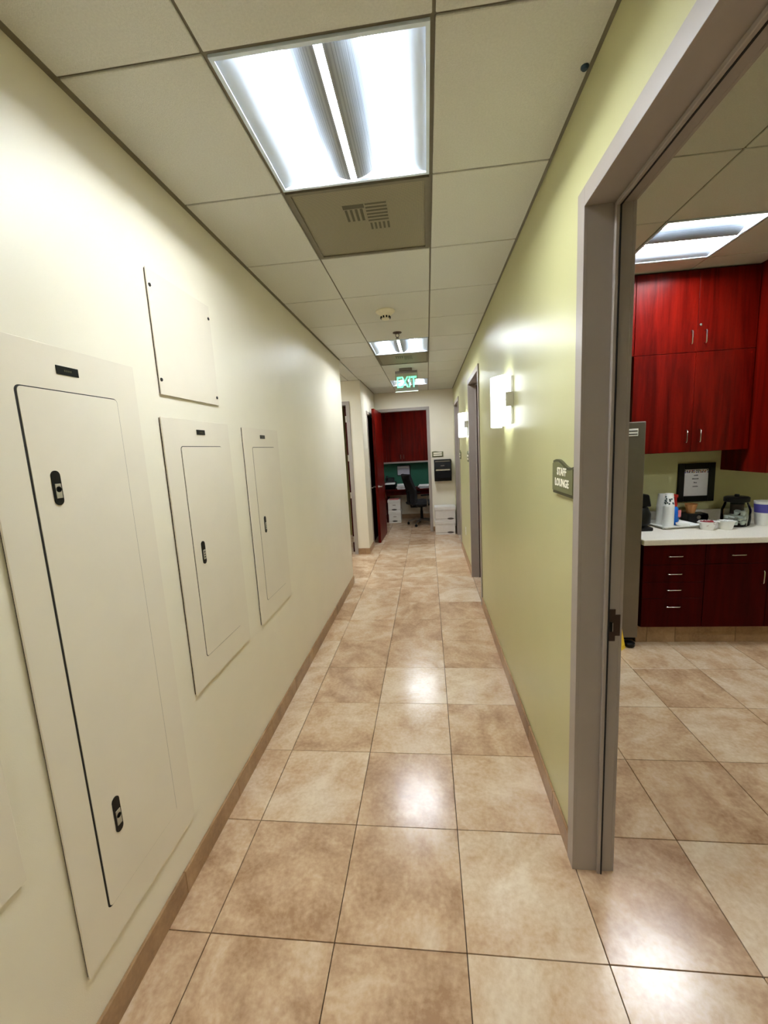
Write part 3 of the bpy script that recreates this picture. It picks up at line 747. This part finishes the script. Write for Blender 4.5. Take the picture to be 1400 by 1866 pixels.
# black letter tray left with sheets
t = thing('letter_tray', 'black stacked letter tray on the left of the desk', 'letter tray', (-.87, 9.4, .748))
for k in range(3):
    z = .748+.055*k
    m = MB().box(-1.0, -.74, 9.24, 9.56, z, z+.004).box(-1.0, -.996, 9.24, 9.56, z, z+.045).box(-.744, -.74, 9.24, 9.56, z, z+.045).box(-1.0, -.74, 9.556, 9.56, z, z+.045)
    m.build('tray', 'black', t)
m = MB()
for x in (-.998, -.742):
    for yy in (9.25, 9.55): m.box(x-.003, x+.003, yy-.003, yy+.003, .748, .91)
m.build('post', 'black', t)
tag(MB().box(-.985, -.755, 9.25, 9.54, .8625, .884, bev=.002).build('paper_stack', 'paper'), 'thin white paper stack in the top of the black letter tray', 'papers', 'papers on the office desk')
def paper_pile(label, x0, x1, y0, y1, z, n, hgt):
    t = thing('paper_stack', label, 'papers', ((x0+x1)/2, (y0+y1)/2, z), group='papers on the office desk')
    for k in range(n):
        dx, dy, a = random.uniform(-.015, .015), random.uniform(-.015, .015), random.uniform(-.12, .12)
        m = Matrix.Translation(((x0+x1)/2+dx, (y0+y1)/2+dy, z+hgt*k)) @ Matrix.Rotation(a, 4, 'Z')
        MB().box(-(x1-x0)/2, (x1-x0)/2, -(y1-y0)/2, (y1-y0)/2, 0, hgt-.001, bev=.0015, mat=m).build('paper_bundle', ('paper', 'greyscreen', 'paper')[k % 3], t)
paper_pile('tall messy white paper pile beside the black letter tray', -.70, -.53, 9.22, 9.49, .748, 6, .018)
paper_pile('low white paper pile to the right of the office chair', -.22, .02, 9.25, 9.55, .748, 4, .018)
t = thing('desk_phone', 'black desk phone behind the letter tray', 'phone', (-.90, 9.66, .748))
MB().prism([(9.60, .748), (9.725, .748), (9.725, .99), (9.68, .99)], -1.0, -.80, 'x', bev=.004).build('body', 'black', t)
MB().tube([(-.97, 9.66, .93), (-.97, 9.65, .98), (-.965, 9.67, 1.03)], .02, 10).build('handset', 'black', t)
carton('white storage carton standing on the office floor under the desk', -.925, -.637, 9.12, 9.50, 0, .262, 'cartons in the office', .5)
carton('white storage carton stacked on top under the office desk', -.932, -.642, 9.125, 9.505, .262, .262, 'cartons in the office', .5)
tag(MB().box(-.90, -.70, 9.15, 9.40, .524, .530).box(-.86, -.68, 9.14, 9.36, .530, .538, mat=None).build('folder', 'pink'), 'pink folder lying on the cartons under the desk', 'folder')
# office chair
def office_chair():
    t = thing('office_chair', 'black high backed office chair on casters', 'office chair', (-.17, 8.86, 0), math.radians(-62))
    k = dict(local=True)
    MB().lathe([(.03, .10), (.03, .30), (.022, .30), (.022, .42)], (0, 0, 0), 16).build('gas_column', 'blackm', t, smooth=True, **k)
    for q in range(5):
        a = 2*PI*q/5+.35; d = Vector((math.cos(a), math.sin(a), 0))
        leg = MB().tube([d*.02+Vector((0, 0, .115)), d*.17+Vector((0, 0, .105)), d*.30+Vector((0, 0, .075))], [.028, .022, .016], 8).build('base_leg', 'steel', t, smooth=True, **k)
        m = Matrix.Translation(d*.30) @ Matrix.Rotation(a+.6, 4, 'Z')
        MB().lathe([(.020, -.022), (.028, -.016), (.028, -.004), (.02, -.002), (.02, .002), (.028, .004), (.028, .016), (.020, .022)], (0, 0, .028), 16, 'x', mat=m).box(-.006, .006, -.006, .006, .03, .07, mat=m).build('caster', 'black', leg, smooth=True, **k)
    def seat(u, v):
        x = (u-.5)*.50; y = (v-.5)*.48
        e = max(0, 1-(abs(u-.5)*2)**6)*max(0, 1-(abs(v-.5)*2)**6)
        return (x, y, .44+.055*e-.02*max(0, v-.75)*4*(v-.75)*4)
    MB().grid(seat, 16, 16, -.05).build('seat', 'fabric', t, smooth=True, **k)
    MB().box(-.12, .12, -.12, .12, .395, .425, bev=.01).build('mechanism', 'blackm', t, **k)
    def back(u, v):
        w = .235*(1-.16*abs(v-.45)*2-.12*max(0, v-.8)*5*max(0, v-.8))
        x = (u-.5)*2*w
        e = (1-((u-.5)*2)**4)*(1-(abs(v-.5)*2)**8)
        return (x, -.22-.13*v-.02*math.cos(v*7)+.05*((u-.5)*2)**2+.045*e, .46+.66*v)
    MB().grid(back, 14, 22, -.05).build('backrest', 'fabric', t, smooth=True, **k)
    MB().tube([(0, -.10, .40), (0, -.24, .41), (0, -.285, .52), (0, -.31, .75)], .022, 8).build('back_bar', 'black', t, smooth=True, **k)
    for s in (-1, 1):
        ar = MB().tube([(s*.20, 0, .41), (s*.275, 0, .42), (s*.285, 0, .52), (s*.28, -.01, .655)], .016, 8).build('armrest_post', 'steel', t, smooth=True, **k)
        MB().box(s*.28-.035, s*.28+.035, -.14, .12, .655, .685, bev=.012, seg=2).build('arm_pad', 'black', ar, smooth=True, **k)
    return t
office_chair()

# ------------------------------------------------------------------ lounge: refrigerator
t = thing('refrigerator', 'stainless steel refrigerator left of the counter', 'refrigerator', (1.2, 3.6, 0))
B(.805, 1.60, 3.32, 3.92, .035, 1.745, bev=.004).build('body', 'blackm', t)
dr = B(.80, 1.603, 3.262, 3.315, .075, 1.762, bev=.006, seg=2).build('door', 'steel', t)
np_ = B(1.455, 1.548, 3.2585, 3.262, 1.658, 1.712, bev=.001).build('badge', 'white', dr)
for z in (1.695, 1.672): B(1.46, 1.543, 3.2578, 3.2588, z-.0035, z+.0035).build('lettering', 'blackm', np_)
MB().tube([(.87, 3.262, .65), (.87, 3.21, .66), (.87, 3.21, 1.45), (.87, 3.262, 1.46)], .012, 10).build('handle', 'chrome', dr, smooth=True)
for x in (.86, 1.548):
    for y in (3.30, 3.85): MB().lathe([(.030, 0), (.040, .012), (.040, .034), (.03, .04)], (x, y-.03 if y < 3.5 else y, 0), 20).build('foot', 'black', t, smooth=True)
# yellow folded floor sign leaning at the refrigerator
ang = math.radians(41)
t = thing('wet_floor_sign', 'yellow folded floor sign leaning on the refrigerator', 'floor sign', (1.506, 3.236, 0), ang)
tilt = Matrix.Rotation(math.radians(-4), 4, 'X')
for k, y in enumerate((0, .014)):
    MB().prism([(-.29, 0), (0, 0), (-.105, .42), (-.185, .42)], y, y+.010, 'y', mat=tilt, bev=.002).build('panel', 'yellow', t, local=True)
MB().box(-.27, -.02, -.002, .0, .03, .042, mat=tilt).build('rib', 'yellow', t, local=True)

# ------------------------------------------------------------------ lounge: wall cabinets
UF = 3.64
def pull(parent, p, axis, ln=.096, out=.026):
    p = Vector(p); d = Vector((0, 0, 1)) if axis == 'z' else Vector((1, 0, 0))
    a, b_ = p-d*ln/2, p+d*ln/2; o = Vector((0, -out, 0))
    MB().tube([a, a+o*.8, a+o+d*.008, b_+o-d*.008, b_+o*.8, b_], .0042, 8).build('handle', 'chrome', parent, smooth=True)
def cabinet_door(parent, x0, x1, z0, z1, y, mat='cherry'):
    return B(x0+.0015, x1-.0015, y, y+.019, z0+.0015, z1-.0015, bev=.001).build('door', mat, parent)
XA, XM, XB = 1.675, 2.138, 2.57
t = thing('wall_cabinet', 'tall red cherry wall cabinet with four doors above the counter', 'cabinet', (2.12, LY, 1.505))
B(XA, XB, UF+.02, LY-.003, 1.505, ZC2-.002).build('carcass', 'cherry_shade', t)
for z0, z1, hz in ((2.288, ZC2-.012, 2.398), (1.507, 2.288, 1.634)):
    a = cabinet_door(t, XA, XM, z0, z1, UF); b_ = cabinet_door(t, XM, XB, z0, z1, UF)
    pull(a, (XM-.047, UF, hz), 'z'); pull(b_, (XM+.055, UF, hz), 'z')
    if z0 > 2: MB().lathe([(.010, 0), (.010, -.006), (.006, -.008)], (XM+.02, UF, 2.49), 14, 'y').build('lock', 'chrome', b_)
t = thing('fridge_cabinet', 'red cherry cabinet over the refrigerator', 'cabinet', (1.24, LY, 2.285))
B(.80, XA-.002, UF+.02, LY-.003, 2.288, ZC2-.002).build('carcass', 'cherry_shade', t)
a = cabinet_door(t, .80, 1.237, 2.288, ZC2-.012, UF); b_ = cabinet_door(t, 1.237, XA-.002, 2.288, ZC2-.012, UF)
pull(a, (1.19, UF, 2.398), 'z'); pull(b_, (1.284, UF, 2.398), 'z')
t = thing('deep_wall_cabinet', 'deeper red cherry cabinet at the right with microwave shelf', 'cabinet', (2.9, LY, 1.325))
m = MB().box(XB+.005, XB+.025, 3.45, LY, 1.325, ZC2).box(3.26, 3.28, 3.45, LY, 1.325, ZC2).box(XB+.025, 3.26, 3.45, LY, 1.325, 1.345).box(XB+.025, 3.26, 3.45, LY, 1.80, 1.82).box(XB+.025, 3.26, LY-.02, LY, 1.345, 1.80).box(XB+.025, 3.26, 3.47, LY, 1.82, ZC2)
m.build('carcass', 'cherry', t)
for a, b_ in ((XB+.025, 2.92), (2.92, 3.26)):
    d = cabinet_door(t, a, b_, 1.82, ZC2-.012, 3.45)
t = thing('microwave', 'black microwave in the open cabinet shelf', 'microwave', (2.9, 3.7, 1.345))
B(XB+.045, 3.2, 3.50, 3.9, 1.347, 1.66, bev=.006).build('body', 'black', t)
B(XB+.06, 3.0, 3.488, 3.50, 1.37, 1.64, bev=.003).build('door', 'blackm', t)
MB().tube([(3.02, 3.50, 1.40), (3.02, 3.47, 1.41), (3.02, 3.47, 1.60), (3.02, 3.50, 1.61)], .008, 8).build('handle', 'chrome', t)

# ------------------------------------------------------------------ lounge: base cabinets and counter
BF = 3.275
XC0 = 1.628
def base_unit(label, x0, x1):
    t = thing('base_cabinet', label, 'cabinet', ((x0+x1)/2, 3.6, 0), group='base cabinets under the counter')
    B(x0, x1, BF+.02, LY-.003, .155, .828).build('carcass', 'cherry_shade', t)  # base units use the cherry with shade painted in
    return t
t = base_unit('shade-toned cherry base cabinet with four drawers beside the refrigerator', XC0, 2.075)
zs = [.158, .405, .535, .672, .826]; zs = [.158, .395, .525, .665, .826]
for k in range(4):
    d = B(XC0+.002, 2.073, BF, BF+.019, zs[k]+.0015, zs[k+1]-.0015, bev=.001).build('drawer', 'cherry_shade', t)
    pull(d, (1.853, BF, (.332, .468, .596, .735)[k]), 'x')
t = base_unit('shade-toned cherry base cabinet with a drawer above two doors', 2.075, 2.98)
d = B(2.077, 2.52, BF, BF+.019, .667, .826, bev=.001).build('drawer', 'cherry_shade', t); pull(d, (2.297, BF, .736), 'x')
d = B(2.523, 2.978, BF, BF+.019, .667, .826, bev=.001).build('drawer', 'cherry_shade', t); pull(d, (2.75, BF, .736), 'x')
d = cabinet_door(t, 2.077, 2.522, .158, .665, BF, 'cherry_shade'); pull(d, (2.478, BF, .56), 'z')
d = cabinet_door(t, 2.522, 2.978, .158, .665, BF, 'cherry_shade'); pull(d, (2.565, BF, .56), 'z')
t = base_unit('shade-toned cherry base cabinet at the right end', 2.98, 3.88)
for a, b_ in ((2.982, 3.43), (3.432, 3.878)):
    d = cabinet_door(t, a, b_, .158, .826, BF, 'cherry_shade'); pull(d, (a+.05, BF, .70), 'z')
bk = base_obj('baseboard_lounge', B(XC0, 3.88, 3.352, LY, 0, .154), 'tan stone toe kick under the lounge cabinets')
k = 0; x = XC0
for w in (.085, .215, .448, .448, .448, .448, .448):
    B(x+.0012, min(x+w, 3.88)-.0012, 3.343, 3.352, 0, .154, bev=.0012).build('base_tile', 'base', bk); x += w
    if x > 3.87: break
t = thing('countertop', 'pale speckled lounge countertop', 'countertop', (2.75, 3.6, .828))
B(1.610, 3.88, 3.238, LY-.001, .829, .875, bev=.006, seg=2).build('slab', 'counter', t)
B(1.610, 3.88, LY-.02, LY-.001, .8755, .975, bev=.003).build('backsplash', 'counter', t)

# ------------------------------------------------------------------ things on the counter
CZ = .8752
t = thing('picture_frame', 'black framed notice with coloured border leaning over the counter', 'picture frame', (2.375, LY, 1.05))
m = MB().box(2.222, 2.272, LY-.022, LY, 1.05, 1.392, bev=.003).box(2.475, 2.525, LY-.022, LY, 1.05, 1.392, bev=.003).box(2.272, 2.475, LY-.022, LY, 1.05, 1.10, bev=.003).box(2.272, 2.475, LY-.022, LY, 1.338, 1.392, bev=.003)
m.build('frame', 'black', t)
pg = B(2.272, 2.475, LY-.008, LY-.002, 1.10, 1.338).build('notice', 'paper', t)
for q in range(22):
    x = 2.282+.184*(q % 11)/10+random.uniform(-.004, .004); z = 1.312+.013*(q//11)+random.uniform(-.003, .003)
    MB().lathe([(.0055, 0), (.0055, -.0008)], (x, LY-.008, z), 8, 'y').build('printed_spot', random.choice(('candy', 'basketw', 'cupprint', 'black', 'purple')), pg)
for z, w in ((1.283, .036), (1.252, .06), (1.218, .03), (1.184, .045)):
    n = int(w/.009)
    for q in range(n):
        x = 2.373-w/2+q*.009
        B(x, x+.006, LY-.009, LY-.008, z-.004, z+.003+random.uniform(0, .004)).build('printed_letter', 'blackm', pg)
# coffee maker
t = thing('coffee_maker', 'black coffee maker between refrigerator and cups', 'coffee maker', (1.72, 3.66, CZ))
B(1.625, 1.83, 3.54, 3.80, CZ, CZ+.03, bev=.006).build('base', 'black', t)
B(1.625, 1.83, 3.68, 3.80, CZ+.03, CZ+.27, bev=.01, seg=2).build('tower', 'black', t)
MB().lathe([(.06, CZ+.032), (.09, CZ+.06), (.092, CZ+.14), (.07, CZ+.19), (.04, CZ+.20)], (1.742, 3.615, 0), 24).build('carafe', 'black', t, smooth=True)
MB().prism([(1.63, CZ+.20), (1.82, CZ+.20), (1.80, CZ+.30), (1.66, CZ+.33)], 3.56, 3.80, 'y', bev=.008).build('brew_head', 'black', t)
# tray
t = thing('serving_tray', 'white square tray holding cups and a small dish', 'tray', (2.07, 3.70, CZ))
TRM = Matrix.Translation((2.065, 3.748, CZ)) @ Matrix.Rotation(math.radians(8), 4, 'Z')
bm_ = MB().box(-.13, .13, -.13, .13, 0, .006, bev=.002, mat=TRM)
bm_.build('tray_base', 'white', t)
for sgn, ax in ((1, 'x'), (-1, 'x'), (1, 'y'), (-1, 'y')):
    if ax == 'x': pts = [(sgn*.128, .002), (sgn*.162, .020), (sgn*.162, .026), (sgn*.126, .008)]; mb = MB().prism(pts, -.155, .155, 'y', mat=TRM)
    else: pts = [(sgn*.128, .002), (sgn*.162, .020), (sgn*.162, .026), (sgn*.126, .008)]; mb = MB().prism(pts, -.155, .155, 'x', mat=TRM)
    mb.build('rim', 'white', t)
TZ = CZ+.0062
# paper cups, upside down stacks
def cup_proto():
    m = MB().lathe([(.0004, .1065), (.0293, .1065), (.0399, .0), (.0425, .0), (.0425, .003), (.0405, .006), (.030, .108), (.0004, .1085)], (0, 0, 0), 20)
    return m
def cup_stack(x, y, n, label, group):
    pr = None
    for k in range(n):
        z = TZ+.0125*k
        if pr is None:
            t = thing('paper_cup', label, 'paper cup', (x, y, z), 0, group)
            c = cup_proto().build('cup_wall', 'white', t, smooth=True, local=True)
            pr = t
        else: t = dup(pr, (x, y, z))
    return t
last = cup_stack(2.02, 3.688, 15, 'white paper cup in the front stack on the tray', 'paper cups in the front stack')
last['label'] = 'patterned paper cup on top of the front stack'
last.children[0].data = last.children[0].data.copy()
for q in range(16):
    a = -PI/2+random.uniform(-1.3, 1.3); z = random.uniform(.02, .09); r = .0415-.0105*z/.105+.0004
    m = Matrix.Rotation(a, 4, 'Z') @ Matrix.Translation((r, 0, z))
    MB().box(-.001, .0012, -.006, .005, -.006, .006, mat=m).build('leaf_print', 'cupprint', last, local=True)
cup_stack(2.018, 3.79, 14, 'white paper cup in the rear stack on the tray', 'paper cups in the rear stack')
# bottle: blue body, red trigger
bx, by = 2.105, 3.755
t = thing('spray_bottle', 'blue bottle with a red top behind the cups', 'bottle', (bx, by, TZ))
MB().lathe([(.030, TZ), (.034, TZ+.01), (.034, TZ+.11), (.024, TZ+.145), (.014, TZ+.155), (.014, TZ+.165)], (bx, by, 0), 24).build('body', 'blue', t, smooth=True)
MB().lathe([(.017, TZ+.160), (.018, TZ+.19), (.013, TZ+.20), (.013, TZ+.245)], (bx, by, 0), 16).build('cap', 'red', t, smooth=True)
MB().prism([(bx-.05, TZ+.245), (bx+.018, TZ+.235), (bx+.018, TZ+.262), (bx-.03, TZ+.272)], by-.012, by+.012, 'y', bev=.003).build('spout', 'red', t)
B(bx+.012, bx+.0345, by-.034, by-.022, TZ+.07, TZ+.13).build('label', 'pink', t)
# small white dish with lids
t = thing('small_dish', 'small white dish on the right of the tray', 'dish', (2.128, 3.672, TZ))
MB().lathe([(.028, TZ), (.048, TZ+.012), (.050, TZ+.026), (.047, TZ+.026), (.03, TZ+.010)], (2.128, 3.672, 0), 24).build('bowl', 'white', t, smooth=True)
t = thing('cup_lid', 'white cup lid lying in the small dish', 'cup lid', (2.128, 3.672, TZ+.0125))
MB().lathe([(.036, TZ+.0195), (.038, TZ+.024), (.036, TZ+.034), (.030, TZ+.040), (.028, TZ+.038)], (2.128, 3.672, 0), 24).build('lid', 'white', t, smooth=True)
# black holder with tan cup
t = thing('pod_holder', 'black coffee pod holder behind the dish', 'pod holder', (2.33, 3.85, CZ))
B(2.245, 2.41, 3.80, 3.91, CZ, CZ+.085, bev=.008, seg=2).build('body', 'black', t)
MB().lathe([(.035, 0), (.035, .012), (.018, .014)], (2.375, 3.80, CZ+.055), 20, 'y', mat=None).build('dial', 'blackm', t)
MB().lathe([(.016, 0), (.016, -.004)], (2.33, 3.799, CZ+.055), 16, 'y').build('button', 'steel', t)
t = thing('tan_basket', 'tan tapered basket on the black pod holder', 'basket', (2.295, 3.855, CZ+.085))
MB().lathe([(.030, CZ+.0855), (.048, CZ+.165), (.050, CZ+.168), (.045, CZ+.166), (.028, CZ+.09)], (2.295, 3.855, 0), 20).build('basket_wall', 'basketw', t)
# bowls
def bowl(label, x, y, r):
    t = thing('white_bowl', label, 'bowl', (x, y, CZ))
    n = 28; prof = [(.72*r, 0), (.76*r, .004), (.92*r, .045), (1.0*r, .060), (1.06*r, .068), (1.0*r, .068), (.88*r, .045), (.70*r, .012)]
    MB().lathe([(a, CZ+z) for a, z in prof], (x, y, 0), n).build('bowl_wall', 'white', t, smooth=True)
    for s in (-1, 1): B(x+s*1.02*r-.012, x+s*1.02*r+.012, y-.018, y+.018, CZ+.058, CZ+.066, bev=.003).build('lug', 'white', t)
bowl('white bowl of red wrapped candies on the counter', 2.245, 3.55, .058)
bowl('white bowl of white packets in front of the jar', 2.383, 3.545, .057)
def scatter(name, label, cat, group, cx, cy, z0, r, n, mk, layers=2):
    pr = None
    for k in range(n):
        a = k*2.4; rr = r*math.sqrt(((k % (n//layers))+.5)/(n//layers)); z = z0+(k//(n//layers))*.016
        loc = (cx+rr*math.cos(a), cy+rr*math.sin(a), z)
        if pr is None:
            pr = thing(name, label, cat, loc, 0, group); mk(pr); t = pr
        else: t = dup(pr, loc)
        t.rotation_euler = (random.uniform(-.5, .5), random.uniform(-.5, .5), random.uniform(0, 6))
def candy(t):
    MB().lathe([(.004, -.009), (.009, -.005), (.010, 0), (.009, .005), (.004, .009)], (0, 0, 0), 10, 'x').build('candy_body', 'candy', t, smooth=True, local=True)
    for s in (-1, 1): MB().prism([(s*.008, 0), (s*.020, -.008), (s*.020, .008)], -.0008, .0008, 'z').build('wrapper_end', 'candy', t, local=True)
scatter('wrapped_candy', 'red wrapped candy in the white bowl', 'candy', 'red candies in the bowl', 2.245, 3.55, CZ+.045, .044, 24, candy, 2)
def packet(t): MB().box(-.014, .014, -.010, .010, -.004, .004, bev=.003).build('packet_body', 'pod', t, local=True)
scatter('white_packet', 'small white packet in the second bowl', 'packet', 'white packets in the bowl', 2.383, 3.545, CZ+.048, .040, 16, packet, 2)
# jar
jx, jy = 2.528, 3.66
t = thing('glass_jar', 'big round glass jar with a black lid', 'jar', (jx, jy, CZ))
MB().lathe([(.075, CZ), (.094, CZ+.012), (.100, CZ+.06), (.098, CZ+.14), (.078, CZ+.195), (.075, CZ+.215), (.072, CZ+.215), (.074, CZ+.195), (.094, CZ+.14), (.096, CZ+.06), (.090, CZ+.016), (.072, CZ+.006)], (jx, jy, 0), 36).build('jar_glass', 'glassjar', t, smooth=True)
l = MB().lathe([(.082, CZ+.205), (.086, CZ+.208), (.086, CZ+.24), (.075, CZ+.246)], (jx, jy, 0), 32).build('lid', 'black', t, smooth=True)
MB().lathe([(.016, CZ+.246), (.018, CZ+.255), (.014, CZ+.265)], (jx, jy, 0), 16).build('knob', 'black', l, smooth=True)
pr = None; n = 0
for lay, (rr, cnt) in enumerate(((.056, 6), (.058, 6), (.055, 6))):
    for k in range(cnt+1):
        a = 2*PI*k/cnt+lay*.4
        x, y = (jx+rr*math.cos(a), jy+rr*math.sin(a)) if k < cnt else (jx, jy)
        z = CZ+.014+lay*.040
        if lay == 2 and (math.cos(a) < -.2): continue
        if pr is None:
            pr = thing('creamer_cup', 'small white creamer cup in the glass jar', 'creamer', (x, y, z), 0, 'creamer cups in the jar')
            MB().lathe([(.013, 0), (.019, .026), (.022, .027), (.022, .029)], (0, 0, 0), 14).build('cup_body', 'pod', pr, smooth=True, local=True); q = pr
        else: q = dup(pr, (x, y, z))
        q.rotation_euler = (random.uniform(-.35, .35), random.uniform(-.35, .35), random.uniform(0, 6))
t = thing('snack_tub', 'white tub with purple print at the right picture edge', 'tub', (2.745, 3.66, CZ))
MB().lathe([(.052, CZ), (.054, CZ+.004), (.070, CZ+.19), (.072, CZ+.20), (.068, CZ+.20), (.05, CZ+.012)], (2.745, 3.66, 0), 28).build('tub_wall', 'white', t, smooth=True)
MB().lathe([(.0634, CZ+.11), (.0692, CZ+.175), (.0690, CZ+.178), (.0630, CZ+.107)], (2.745, 3.66, 0), 28).build('printed_band', 'purple', t, smooth=True)
t = thing('dark_canister', 'dark brown canister behind the jar', 'canister', (2.66, 3.84, CZ))
MB().lathe([(.045, CZ), (.048, CZ+.004), (.048, CZ+.15), (.044, CZ+.155)], (2.66, 3.84, 0), 24).build('body', 'bronze', t, smooth=True)
MB().lathe([(.049, CZ+.155), (.049, CZ+.18), (.04, CZ+.184)], (2.66, 3.84, 0), 24).build('lid', 'black', t, smooth=True)
